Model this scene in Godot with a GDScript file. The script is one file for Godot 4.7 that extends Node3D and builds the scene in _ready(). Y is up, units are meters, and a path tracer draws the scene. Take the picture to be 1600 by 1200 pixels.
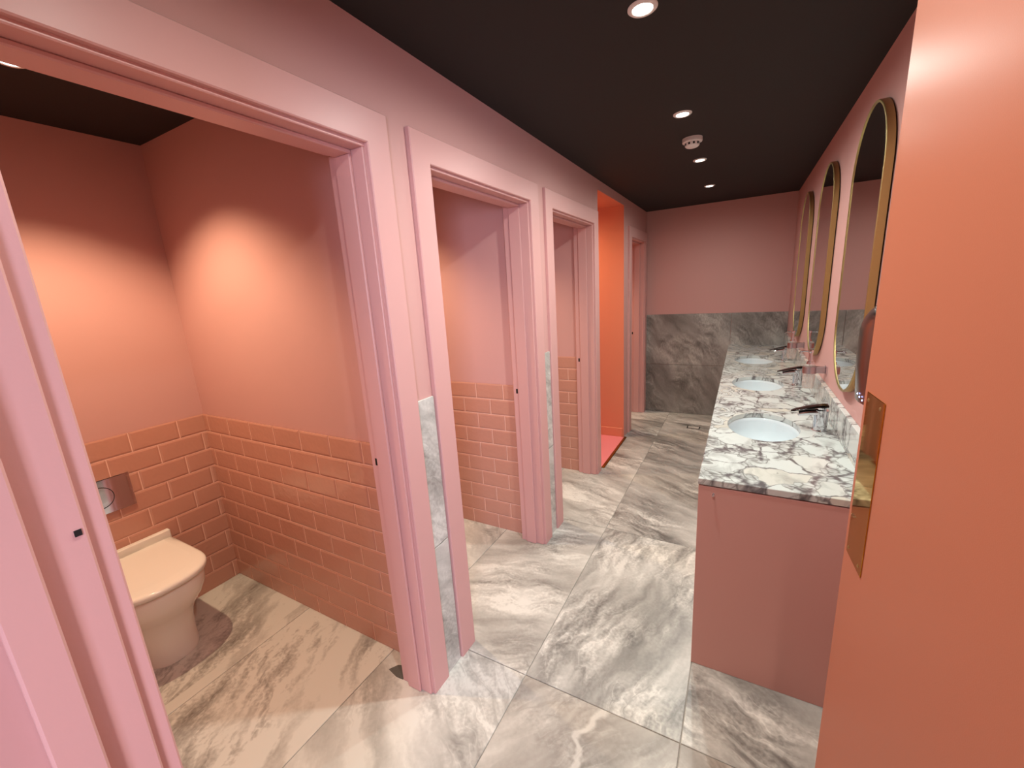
extends Node3D
# A pink washroom corridor: open cubicles on the left, a marble vanity with pill mirrors on the right.

const CEIL := 2.359
const XL := -0.998      # face of the door casings
const XW := -1.016      # corridor face of the left wall
const XI := -1.165      # cubicle face of the left wall
const XB := -2.585      # cubicle back wall
const XR := 0.4265      # right wall
const ZF := -5.163      # far wall
const HEAD := 2.015     # top of the door openings

var M := {}
var used := {}

# ---------------------------------------------------------------- helpers

func numbered(called: String) -> String:
	if not used.has(called):
		used[called] = 0
		return called
	used[called] += 1
	return "%s_%03d" % [called, used[called]]

func new_st() -> SurfaceTool:
	var st := SurfaceTool.new()
	st.begin(Mesh.PRIMITIVE_TRIANGLES)
	return st

# corners run counter-clockwise seen from outside
func face(st: SurfaceTool, p: Array, uv: Array = []) -> void:
	var n: Vector3 = (p[1] - p[0]).cross(p[2] - p[0])
	if n.length() < 1e-12 and p.size() > 3:
		n = (p[2] - p[0]).cross(p[3] - p[0])
	n = n.normalized()
	for k in range(1, p.size() - 1):
		for i in [0, k + 1, k]:
			st.set_normal(n)
			if uv.size():
				st.set_uv(uv[i])
			else:
				var q: Vector3 = p[i]
				var a := n.abs()
				st.set_uv(Vector2(q.z, q.y) if a.x > a.y and a.x > a.z else Vector2(q.x, q.z) if a.y > a.z else Vector2(q.x, q.y))
			st.add_vertex(p[i])

func bx(st: SurfaceTool, lo: Vector3, hi: Vector3, b := 0.002) -> void:
	b = minf(b, 0.45 * minf(hi.x - lo.x, minf(hi.y - lo.y, hi.z - lo.z)))
	var c := (lo + hi) / 2.0
	var h := (hi - lo) / 2.0
	var P := func(sx: float, sy: float, sz: float, full: int) -> Vector3:
		var v := Vector3(sx * (h.x - (0.0 if full == 0 else b)), sy * (h.y - (0.0 if full == 1 else b)), sz * (h.z - (0.0 if full == 2 else b)))
		return c + v
	for s in [-1.0, 1.0]:
		var fx := [P.call(s, -1.0, -1.0, 0), P.call(s, 1.0, -1.0, 0), P.call(s, 1.0, 1.0, 0), P.call(s, -1.0, 1.0, 0)]
		var fy := [P.call(-1.0, s, -1.0, 1), P.call(-1.0, s, 1.0, 1), P.call(1.0, s, 1.0, 1), P.call(1.0, s, -1.0, 1)]
		var fz := [P.call(-1.0, -1.0, s, 2), P.call(1.0, -1.0, s, 2), P.call(1.0, 1.0, s, 2), P.call(-1.0, 1.0, s, 2)]
		for f in [fx, fy, fz]:
			if s < 0:
				f.reverse()
			face(st, f)
	if b <= 0.0:
		return
	for s in [-1.0, 1.0]:
		for t in [-1.0, 1.0]:
			var e1 := [P.call(s, t, -1.0, 0), P.call(s, t, 1.0, 0), P.call(s, t, 1.0, 1), P.call(s, t, -1.0, 1)]
			var e2 := [P.call(s, -1.0, t, 0), P.call(s, 1.0, t, 0), P.call(s, 1.0, t, 2), P.call(s, -1.0, t, 2)]
			var e3 := [P.call(-1.0, s, t, 1), P.call(1.0, s, t, 1), P.call(1.0, s, t, 2), P.call(-1.0, s, t, 2)]
			for e in [e1, e2, e3]:
				outward(st, e, c)
			for u in [-1.0, 1.0]:
				outward(st, [P.call(s, t, u, 0), P.call(s, t, u, 1), P.call(s, t, u, 2)], c)

func outward(st: SurfaceTool, p: Array, c: Vector3) -> void:
	var n: Vector3 = (p[1] - p[0]).cross(p[2] - p[0])
	if n.dot(p[0] - c) < 0:
		p.reverse()
	face(st, p)

# a smooth sheet through rows of points; every row has the same number of points
func sheet(st: SurfaceTool, rows: Array, closed := true, flip := false, uvs: Array = []) -> void:
	var R := rows.size()
	var C: int = rows[0].size()
	var N := []
	for i in R:
		var line := []
		for j in C:
			line.append(Vector3.ZERO)
		N.append(line)
	var last := C if closed else C - 1
	for i in R - 1:
		for j in last:
			var k := (j + 1) % C
			var n: Vector3 = (rows[i + 1][k] - rows[i][j]).cross(rows[i + 1][j] - rows[i][k])
			if n.length() > 1e-14:
				for q in [[i, j], [i, k], [i + 1, j], [i + 1, k]]:
					N[q[0]][q[1]] += n
	var sg := -1.0 if flip else 1.0
	for i in R - 1:
		for j in last:
			var k := (j + 1) % C
			var tri := [[i, j], [i + 1, j], [i + 1, k], [i, j], [i + 1, k], [i, k]]
			if flip:
				tri = [[i, j], [i + 1, k], [i + 1, j], [i, j], [i, k], [i + 1, k]]
			for q in tri:
				st.set_normal((N[q[0]][q[1]] * sg).normalized())
				st.set_uv(uvs[q[0]][q[1]] if uvs.size() else Vector2(float(q[1]) / C, float(q[0]) / R))
				st.add_vertex(rows[q[0]][q[1]])

func cap(st: SurfaceTool, ring: Array, towards: Vector3) -> void:
	var c := Vector3.ZERO
	for p in ring:
		c += p
	c /= ring.size()
	for j in ring.size():
		var a: Vector3 = ring[j]
		var b: Vector3 = ring[(j + 1) % ring.size()]
		if (a - c).cross(b - c).dot(towards) > 0:
			face(st, [c, a, b])
		else:
			face(st, [c, b, a])

# profile of (radius, height) turned about y; a repeated point makes a crease
func lathe(st: SurfaceTool, prof: Array, at := Vector3.ZERO, seg := 40) -> void:
	var rows := []
	var flush := func():
		if rows.size() > 1:
			sheet(st, rows, true, true)
		rows.clear()
	for i in prof.size():
		if i > 0 and prof[i] == prof[i - 1]:
			flush.call()
		var ring := []
		for k in seg:
			var a := TAU * k / seg
			ring.append(at + Vector3(cos(a) * prof[i].x, prof[i].y, sin(a) * prof[i].x))
		rows.append(ring)
	flush.call()

func tube(st: SurfaceTool, path: Array, r: float, seg := 12) -> void:
	var rows := []
	for i in path.size():
		var d: Vector3 = (path[mini(i + 1, path.size() - 1)] - path[maxi(i - 1, 0)]).normalized()
		var u := d.cross(Vector3.UP if absf(d.y) < 0.9 else Vector3.RIGHT).normalized()
		var v := u.cross(d)
		var ring := []
		for k in seg:
			var a := TAU * k / seg
			ring.append(path[i] + (u * cos(a) + v * sin(a)) * r)
		rows.append(ring)
	sheet(st, rows, true, false)
	cap(st, rows[0], rows[0][0] * 0.0 + (path[0] - path[1]))
	cap(st, rows[-1], path[-1] - path[-2])

func part(called: String, st: SurfaceTool, m: Material, parent: Node) -> MeshInstance3D:
	var o := MeshInstance3D.new()
	o.name = called
	st.set_material(m)
	o.mesh = st.commit()
	parent.add_child(o, true)
	return o

func box_part(called: String, lo: Vector3, hi: Vector3, m: Material, parent: Node, b := 0.002) -> MeshInstance3D:
	var st := new_st()
	bx(st, lo, hi, b)
	return part(called, st, m, parent)

func thing(called: String, label: String, category: String, at := Vector3.ZERO, group := "") -> Node3D:
	var o := Node3D.new()
	o.name = numbered(called)
	add_child(o)
	o.position = at
	o.set_meta("label", label)
	o.set_meta("category", category)
	if group:
		o.set_meta("group", group)
	return o

func structure(called: String, label := "") -> Node3D:
	var o := Node3D.new()
	o.name = called
	add_child(o)
	o.set_meta("kind", "structure")
	if label:
		o.set_meta("label", label)
	return o

func wall(called: String, boxes: Array, m: Material, label: String) -> MeshInstance3D:
	var st := new_st()
	for b in boxes:
		bx(st, b[0], b[1], 0.0)
	var o := part(called, st, m, self)
	o.set_meta("kind", "structure")
	o.set_meta("label", label)
	return o

# ---------------------------------------------------------------- materials

func noise(kind: int, seed_: int, oct := 4, ridged := false) -> FastNoiseLite:
	var n := FastNoiseLite.new()
	n.noise_type = kind
	n.seed = seed_
	n.frequency = 1.0
	n.fractal_type = FastNoiseLite.FRACTAL_FBM if oct > 1 else FastNoiseLite.FRACTAL_NONE
	n.fractal_octaves = oct
	return n

func plain(c: Color, rough: float, metal := 0.0) -> StandardMaterial3D:
	var m := StandardMaterial3D.new()
	m.albedo_color = c
	m.roughness = rough
	m.metallic = metal
	return m

func with_relief(m: StandardMaterial3D, tex: Texture2D, scale: float, strength: float) -> StandardMaterial3D:
	m.normal_enabled = true
	m.normal_texture = tex
	m.normal_scale = strength
	m.uv1_triplanar = true
	m.uv1_world_triplanar = true
	m.uv1_scale = Vector3.ONE * scale
	return m

func relief_map(seed_: int, freq: float, oct: int) -> ImageTexture:
	var n := noise(FastNoiseLite.TYPE_SIMPLEX_SMOOTH, seed_, oct)
	n.frequency = freq
	var im := n.get_seamless_image(256, 256)
	im.convert(Image.FORMAT_RGBA8)
	im.bump_map_to_normal_map(4.0)
	return ImageTexture.create_from_image(im)

func put(data: PackedByteArray, at: int, c: Color) -> void:
	data[at] = int(clampf(c.r, 0, 1) * 255.0)
	data[at + 1] = int(clampf(c.g, 0, 1) * 255.0)
	data[at + 2] = int(clampf(c.b, 0, 1) * 255.0)

# streaky porcelain stone, 0.6 x 1.2 m; the bedding runs at ang from x towards z
func stone(seed_: int, ang: float, base: float, con: float, warm: float, crack := 0.0) -> StandardMaterial3D:
	var W := 448
	var H := 896
	var n1 := noise(FastNoiseLite.TYPE_SIMPLEX_SMOOTH, seed_, 4)
	var n2 := noise(FastNoiseLite.TYPE_SIMPLEX_SMOOTH, seed_ + 50, 5)
	var n3 := noise(FastNoiseLite.TYPE_SIMPLEX_SMOOTH, seed_ + 90, 3)
	var data := PackedByteArray()
	data.resize(W * H * 3)
	var ca := cos(ang)
	var sa := sin(ang)
	var dark := Color(0.35, 0.345, 0.335).lerp(Color(0.40, 0.34, 0.29), warm)
	var mid := Color(0.60, 0.595, 0.575).lerp(Color(0.61, 0.565, 0.52), warm)
	var pale := Color(0.84, 0.835, 0.81).lerp(Color(0.83, 0.80, 0.75), warm)
	for j in H:
		var py := 1.2 * j / H
		for i in W:
			var px := 0.6 * i / W
			var s := px * ca + py * sa
			var t := -px * sa + py * ca
			var w1 := n1.get_noise_2d(px * 1.6, py * 1.6)
			var w2 := n1.get_noise_2d(px * 6.0 + 7.0, py * 6.0 + 3.0)
			var tt := t + w1 * 0.06 + w2 * 0.016
			var ss := s + w2 * 0.04
			var a := n2.get_noise_2d(ss * 1.1, tt * 4.2)
			var b := n2.get_noise_2d(ss * 6.0, tt * 19.0 + 11.0)
			var c := n1.get_noise_2d(px * 48.0, py * 48.0)
			var here := clampf(0.45 - 1.8 * w1 + 0.9 * n1.get_noise_2d(ss * 3.0 + 31.0, tt * 6.0), 0.0, 1.0)
			var v := base + con * (a * 0.85 + b * (0.14 + 0.5 * here) + c * (0.08 + 0.26 * here))
			var r := 1.0 - absf(n3.get_noise_2d(ss * 1.3, tt * 5.0))
			v -= pow(r, 34.0) * 0.50 * here * con * clampf(0.6 + 1.5 * c, 0.0, 1.0)
			r = 1.0 - absf(n3.get_noise_2d(ss * 2.4 + 20.0, tt * 8.0))
			v += pow(r, 40.0) * 0.28 * con * (0.3 + here)
			if crack > 0.0:
				var d := absf(px - 0.17 - 0.12 * py - 0.06 * n2.get_noise_2d(py * 5.0, 3.0) - 0.02 * w2)
				v = lerpf(v, 0.97, crack * clampf(1.6 - d / 0.011, 0.0, 1.0))
			v = clampf(v, 0.0, 1.0)
			put(data, (j * W + i) * 3, dark.lerp(mid, v * 2.0) if v < 0.5 else mid.lerp(pale, v * 2.0 - 1.0))
	var m := plain(Color.WHITE, 0.32)
	m.albedo_texture = ImageTexture.create_from_image(Image.create_from_data(W, H, false, Image.FORMAT_RGB8, data))
	return m

# brecciated white marble for the vanity slab; u runs along z, v along x
func breccia(W: int, H: int, long: float, deep: float, seed_: int) -> StandardMaterial3D:
	var cell := noise(FastNoiseLite.TYPE_CELLULAR, seed_, 1)
	cell.cellular_distance_function = FastNoiseLite.DISTANCE_EUCLIDEAN
	cell.cellular_return_type = FastNoiseLite.RETURN_DISTANCE2_SUB
	cell.cellular_jitter = 1.0
	var tone := noise(FastNoiseLite.TYPE_CELLULAR, seed_, 1)
	tone.cellular_distance_function = FastNoiseLite.DISTANCE_EUCLIDEAN
	tone.cellular_return_type = FastNoiseLite.RETURN_CELL_VALUE
	tone.cellular_jitter = 1.0
	var n1 := noise(FastNoiseLite.TYPE_SIMPLEX_SMOOTH, seed_ + 5, 4)
	var n2 := noise(FastNoiseLite.TYPE_SIMPLEX_SMOOTH, seed_ + 9, 5)
	var data := PackedByteArray()
	data.resize(W * H * 3)
	var white := Color(0.79, 0.80, 0.785)
	var cream := Color(0.79, 0.765, 0.71)
	var grey := Color(0.52, 0.515, 0.50)
	var plum := Color(0.38, 0.355, 0.36)
	for j in H:
		var x := deep * j / H
		for i in W:
			var z := long * i / W
			var w1 := n1.get_noise_2d(x * 4.0, z * 4.0)
			var w2 := n1.get_noise_2d(x * 18.0 + 9.0, z * 18.0)
			var flow := clampf(n1.get_noise_2d(x * 1.5 + 40.0, z * 1.2) * 2.0 + 0.45 - 3.2 * (x - 0.07), 0.0, 1.0)
			var gx := x + z * 0.5 * flow + w1 * 0.02 + w2 * 0.006
			var gz := z + w1 * 0.02 - w2 * 0.006
			var kx := lerpf(7.0, 17.0, flow)
			var kz := lerpf(7.0, 4.0, flow)
			var d := cell.get_noise_2d(gx * kx, gz * kz) + 1.0
			var d2 := cell.get_noise_2d(gx * 27.0 + 31.0, gz * 27.0) + 1.0
			var tc := tone.get_noise_2d(gx * kx, gz * kz)
			var c := white.lerp(cream, clampf(tc * 1.6 - 0.5, 0.0, 0.85))
			var wash := n2.get_noise_2d(gx * 9.0, gz * 5.0 + 5.0)
			c = c.lerp(grey, clampf(wash * 0.9 - 0.08, 0.0, 0.5))
			# crushed matrix between the large clasts
			var open := clampf(n1.get_noise_2d(x * 5.0 + 60.0, z * 5.0 + 8.0) * 2.4 + 0.42, 0.0, 1.0)
			var thick := 0.05 + 0.34 * open
			var mat := clampf((thick - d) / 0.05, 0.0, 1.0)
			var frag := clampf(1.0 - d2 / 0.22, 0.0, 1.0)
			var inner := white.lerp(grey, clampf(0.25 + frag * 0.9 + w2 * 0.5, 0.0, 1.0))
			c = c.lerp(inner, mat)
			var rim := clampf(1.0 - absf(d - thick + 0.03) / 0.035, 0.0, 1.0)
			var core := clampf(1.0 - d / (0.05 + 0.10 * open), 0.0, 1.0)
			c = c.lerp(grey, clampf(rim * 0.75, 0.0, 1.0))
			c = c.lerp(plum, clampf(core * (0.75 + 2.2 * w2 + 0.8 * w1) * (1.0 - 0.6 * flow), 0.0, 0.92))
			var streak := clampf(n2.get_noise_2d(gx * 34.0, gz * 3.0) * 2.0, 0.0, 1.0) * flow
			c = c.lerp(grey, clampf(streak * 0.75, 0.0, 0.8))
			put(data, (j * W + i) * 3, c)
	var m := plain(Color.WHITE, 0.10)
	m.albedo_texture = ImageTexture.create_from_image(Image.create_from_data(W, H, false, Image.FORMAT_RGB8, data))
	return m

func make_materials() -> void:
	var fine := relief_map(3, 0.09, 2)
	var soft := relief_map(8, 0.02, 2)
	M.paint = with_relief(plain(Color8(200, 154, 148), 0.55), fine, 14.0, 0.035)
	M.trim = with_relief(plain(Color8(206, 158, 153), 0.36), fine, 9.0, 0.02)
	M.leaf = with_relief(plain(Color8(188, 113, 86), 0.30), fine, 22.0, 0.05)
	M.coral = with_relief(plain(Color8(218, 132, 102), 0.55), fine, 14.0, 0.035)
	M.cabinet = with_relief(plain(Color8(204, 152, 142), 0.45), fine, 20.0, 0.05)
	M.ceiling = with_relief(plain(Color8(28, 24, 22), 0.8), fine, 14.0, 0.05)
	M.tile = with_relief(plain(Color8(192, 140, 121), 0.14), soft, 5.0, 0.22)
	for m in [M.paint, M.trim, M.leaf]:
		m.metallic_specular = 0.30
	M.leaf.roughness = 0.36
	M.leaf.metallic_specular = 0.20
	M.grout_pink = plain(Color8(232, 190, 172), 0.85)
	M.grout = plain(Color8(160, 154, 146), 0.9)
	M.carpet = with_relief(plain(Color8(226, 128, 130), 0.95), fine, 20.0, 0.5)
	M.brass = plain(Color(0.70, 0.61, 0.41), 0.42, 1.0)
	M.brass_bright = plain(Color(0.80, 0.66, 0.28), 0.04, 1.0)
	M.brass_edge = plain(Color(0.62, 0.44, 0.18), 0.35, 1.0)
	M.mirror = plain(Color(0.90, 0.90, 0.90), 0.0, 1.0)
	M.chrome = plain(Color(0.86, 0.86, 0.88), 0.05, 1.0)
	M.satin_chrome = plain(Color(0.74, 0.71, 0.73), 0.28, 1.0)
	M.dark_chrome = plain(Color(0.20, 0.18, 0.18), 0.10, 1.0)
	M.smoked_chrome = plain(Color(0.55, 0.50, 0.48), 0.24, 1.0)
	M.black = plain(Color8(16, 14, 14), 0.6)
	M.porcelain = plain(Color8(238, 232, 222), 0.10)
	M.basin = plain(Color8(208, 216, 220), 0.06)
	M.plastic = plain(Color8(226, 220, 216), 0.4)
	M.frosted = plain(Color8(225, 205, 195), 0.12)
	M.frosted.transparency = BaseMaterial3D.TRANSPARENCY_ALPHA
	M.frosted.albedo_color.a = 0.22
	M.mortar = with_relief(plain(Color8(96, 92, 86), 0.9), fine, 9.0, 0.8)
	M.lamp = plain(Color.WHITE, 0.3)
	M.lamp.emission_enabled = true
	M.lamp.emission = Color(1.0, 0.98, 0.93)
	M.lamp.emission_energy_multiplier = 22.0
	M.daylight = plain(Color.WHITE, 0.3)
	M.daylight.emission_enabled = true
	M.daylight.emission = Color(0.82, 0.87, 1.0)
	M.daylight.emission_energy_multiplier = 2.0
	M.led = plain(Color.WHITE, 0.3)
	M.led.emission_enabled = true
	M.led.emission = Color(0.62, 0.72, 1.0)
	M.led.emission_energy_multiplier = 4.0

# ---------------------------------------------------------------- fixtures that give light

func downlight(label: String, group: String, at: Vector3, color: Color, energy: float, angle := 58.0, blend := 0.55) -> void:
	var t := thing("downlight", label, "downlight", at, group)
	var st := new_st()
	lathe(st, [Vector2(0.028, 0.012), Vector2(0.029, -0.004), Vector2(0.029, -0.004), Vector2(0.031, -0.0065), Vector2(0.038, -0.006), Vector2(0.043, -0.002), Vector2(0.043, 0.0)])
	part("bezel", st, M.plastic, t)
	st = new_st()
	lathe(st, [Vector2(0.0, -0.003), Vector2(0.012, -0.0025), Vector2(0.0285, 0.0)])
	part("lens", st, M.lamp, t)
	var l := SpotLight3D.new()
	l.name = "beam"
	l.light_color = color
	l.light_energy = energy
	l.spot_angle = angle
	l.spot_angle_attenuation = blend
	l.light_size = 0.026
	l.spot_range = 12.0
	l.spot_attenuation = 2.0
	l.shadow_enabled = true
	l.position.y = -0.012
	l.rotation.x = -PI / 2
	if group == "lobby downlights":
		l.light_size = 0.05
	t.add_child(l)

func lights() -> void:
	var cool := Color(0.98, 1.0, 0.97)
	var warm := Color(1.0, 0.87, 0.71)
	var where := ["above the entrance door, nearest of the corridor row", "at the top edge of the picture", "just before the smoke detector", "just beyond the smoke detector", "nearest the far wall, last of the corridor row"]
	for k in 5:
		downlight("round recessed ceiling downlight " + where[k], "corridor downlights", Vector3(-0.305, CEIL, -0.53 - 0.925 * k), cool, [1.1, 2.0, 1.6, 1.1, 0.62][k], 89.5, 1.0)
	downlight("round recessed downlight over the toilet in the nearest cubicle", "cubicle downlights", Vector3(-2.03, CEIL, -0.556), warm, 2.3, 58.0, 0.6)
	downlight("round recessed downlight hidden in the second cubicle", "cubicle downlights", Vector3(-2.07, CEIL, -1.62), warm, 2.3, 58.0, 0.6)
	downlight("round recessed downlight hidden in the third cubicle", "cubicle downlights", Vector3(-2.07, CEIL, -2.70), warm, 2.3, 58.0, 0.6)
	downlight("round recessed downlight hidden in the last cubicle by the far wall", "cubicle downlights", Vector3(-2.07, CEIL, -4.70), warm, 2.3, 58.0, 0.6)
	downlight("round recessed downlight in the coral side passage", "passage downlights", Vector3(-1.75, 2.287, -3.68), Color(1.0, 0.82, 0.60), 1.5, 89.5, 1.0)
	downlight("round recessed downlight in the lobby outside the entrance", "lobby downlights", Vector3(0.20, CEIL, 0.75), Color(1.0, 0.93, 0.86), 2.0)

# ---------------------------------------------------------------- setting

# a mitred surround in one piece; points are (z, y)
func architrave(st: SurfaceTool, inner: Array, outer: Array) -> void:
	var b := 0.003
	var P := func(q: Vector2, x: float) -> Vector3:
		return Vector3(x, q.y, q.x)
	var fi := []
	var fo := []
	for k in 4:
		var away: Vector2 = outer[k] - inner[k]
		var step := Vector2(signf(away.x), signf(away.y)) * b
		fi.append(inner[k] + step)
		fo.append(outer[k] - step)
	for k in 3:
		var l := k + 1
		face(st, [P.call(fi[k], XL), P.call(fi[l], XL), P.call(fo[l], XL), P.call(fo[k], XL)])
		face(st, [P.call(inner[k], XL - b), P.call(inner[l], XL - b), P.call(fi[l], XL), P.call(fi[k], XL)])
		face(st, [P.call(fo[k], XL), P.call(fo[l], XL), P.call(outer[l], XL - b), P.call(outer[k], XL - b)])
		face(st, [P.call(inner[k], XW), P.call(inner[l], XW), P.call(inner[l], XL - b), P.call(inner[k], XL - b)])
		face(st, [P.call(outer[k], XL - b), P.call(outer[l], XL - b), P.call(outer[l], XW), P.call(outer[k], XW)])

func frame(n: int, za: float, zb: float) -> void:
	# za is the near and zb the far lining face of an opening in the left wall
	var names := ["nearest", "second", "third", "last"]
	var d := structure("door_%d" % n, "pink painted timber frame of the %s open cubicle doorway" % names[n - 1])
	var ca := za + 0.010
	var cb := zb - 0.010
	var wa := 0.098 if n > 1 else 0.088
	var wb := 0.091 if n == 1 else 0.098
	var st := new_st()
	architrave(st, [Vector2(ca, 0), Vector2(ca, HEAD + 0.010), Vector2(cb, HEAD + 0.010), Vector2(cb, 0)], [Vector2(ca + wa, 0), Vector2(ca + wa, HEAD + 0.108), Vector2(cb - wb, HEAD + 0.108), Vector2(cb - wb, 0)])
	part("architrave", st, M.trim, d)
	box_part("lining", Vector3(XI, 0, za), Vector3(-1.0125, HEAD, za + 0.0298), M.trim, d, 0.0025)
	box_part("lining", Vector3(XI, 0, zb - 0.0298), Vector3(-1.0125, HEAD, zb), M.trim, d, 0.0025)
	box_part("head_lining", Vector3(XI, HEAD, zb - 0.0298), Vector3(-1.0125, HEAD + 0.0298, za + 0.0298), M.trim, d, 0.0025)
	box_part("stop", Vector3(-1.127, 0, za - 0.011), Vector3(-1.06, HEAD - 0.012, za), M.trim, d, 0.003)
	box_part("stop", Vector3(-1.127, 0, zb), Vector3(-1.06, HEAD - 0.012, zb + 0.011), M.trim, d, 0.003)
	box_part("head_stop", Vector3(-1.127, HEAD - 0.012, zb), Vector3(-1.06, HEAD, za), M.trim, d, 0.003)
	box_part("strike_hole", Vector3(-1.147, 0.976, zb - 0.004), Vector3(-1.134, 1.004, zb + 0.0008), M.black, d, 0.001)

func metro_tile(length: float, height: float) -> ArrayMesh:
	# lies in the u (x) and y axes, its glazed face towards +z
	var st := new_st()
	var a := length / 2
	var h := height / 2
	var e := minf(0.008, a * 0.6)
	var o := [Vector3(-a, -h, 0), Vector3(a, -h, 0), Vector3(a, h, 0), Vector3(-a, h, 0)]
	var q := []
	var r := []
	for v in o:
		q.append(v + Vector3(0, 0, 0.0045))
		r.append(Vector3(v.x - signf(v.x) * e, v.y - signf(v.y) * e, 0.0068))
	face(st, r)
	for k in 4:
		var l := (k + 1) % 4
		face(st, [q[k], q[l], r[l], r[k]])
		face(st, [o[k], o[l], q[l], q[k]])
	st.set_material(M.tile)
	return st.commit()

var tile_meshes := {}

func tiled(parent: Node, origin: Vector3, along: Vector3, out: Vector3, length: float, shift: float) -> void:
	# running bond: ten courses of 200 x 100 tiles on a pale bed, counted down from 1.012 m
	var pitch := 0.1012
	var up := Vector3.UP
	var basis := Basis(up.cross(out), up, out)
	var sgn := signf(basis.x.dot(along))
	var st := new_st()
	var lo := origin
	var hi := origin + along * length + up * 1.007 + out * 0.0055
	bx(st, Vector3(minf(lo.x, hi.x), 0, minf(lo.z, hi.z)), Vector3(maxf(lo.x, hi.x), 1.007, maxf(lo.z, hi.z)), 0.0)
	part("grout_bed", st, M.grout_pink, parent)
	for row in 10:
		var y := 1.012 - (row + 0.5) * pitch
		var u := -0.2015 + fposmod(shift + (0.10075 if row % 2 else 0.0), 0.2015)
		while u < length - 0.001:
			var a := maxf(u, 0.0)
			var b := minf(u + 0.1975, length)
			if b - a > 0.012:
				var key := "%d" % roundi((b - a) * 1000)
				if not tile_meshes.has(key):
					tile_meshes[key] = metro_tile(b - a, 0.0972)
				var o := MeshInstance3D.new()
				o.name = "tile"
				o.mesh = tile_meshes[key]
				parent.add_child(o, true)
				o.transform = Transform3D(basis, origin + along * (a + b) / 2 + up * y + out * 0.0015)
			u += 0.2015

func slab_mesh(dx: float, dz: float, thick: float, u0: Vector2, u1: Vector2, m: Material) -> ArrayMesh:
	var st := new_st()
	var b := 0.0015
	var y0 := -thick
	var top := [Vector3(b, 0, b), Vector3(b, 0, dz - b), Vector3(dx - b, 0, dz - b), Vector3(dx - b, 0, b)]
	var rim := [Vector3(0, -b, 0), Vector3(0, -b, dz), Vector3(dx, -b, dz), Vector3(dx, -b, 0)]
	var uv := func(p: Vector3) -> Vector2:
		return Vector2(lerpf(u0.x, u1.x, p.x / dx), lerpf(u0.y, u1.y, p.z / dz))
	face(st, top, top.map(uv))
	for k in 4:
		var l := (k + 1) % 4
		var f := [rim[k], rim[l], top[l], top[k]]
		face(st, f, f.map(uv))
		var g := [rim[k] + Vector3(0, y0 + b, 0), rim[l] + Vector3(0, y0 + b, 0), rim[l], rim[k]]
		face(st, g, g.map(uv))
	st.set_material(m)
	return st.commit()

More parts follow.
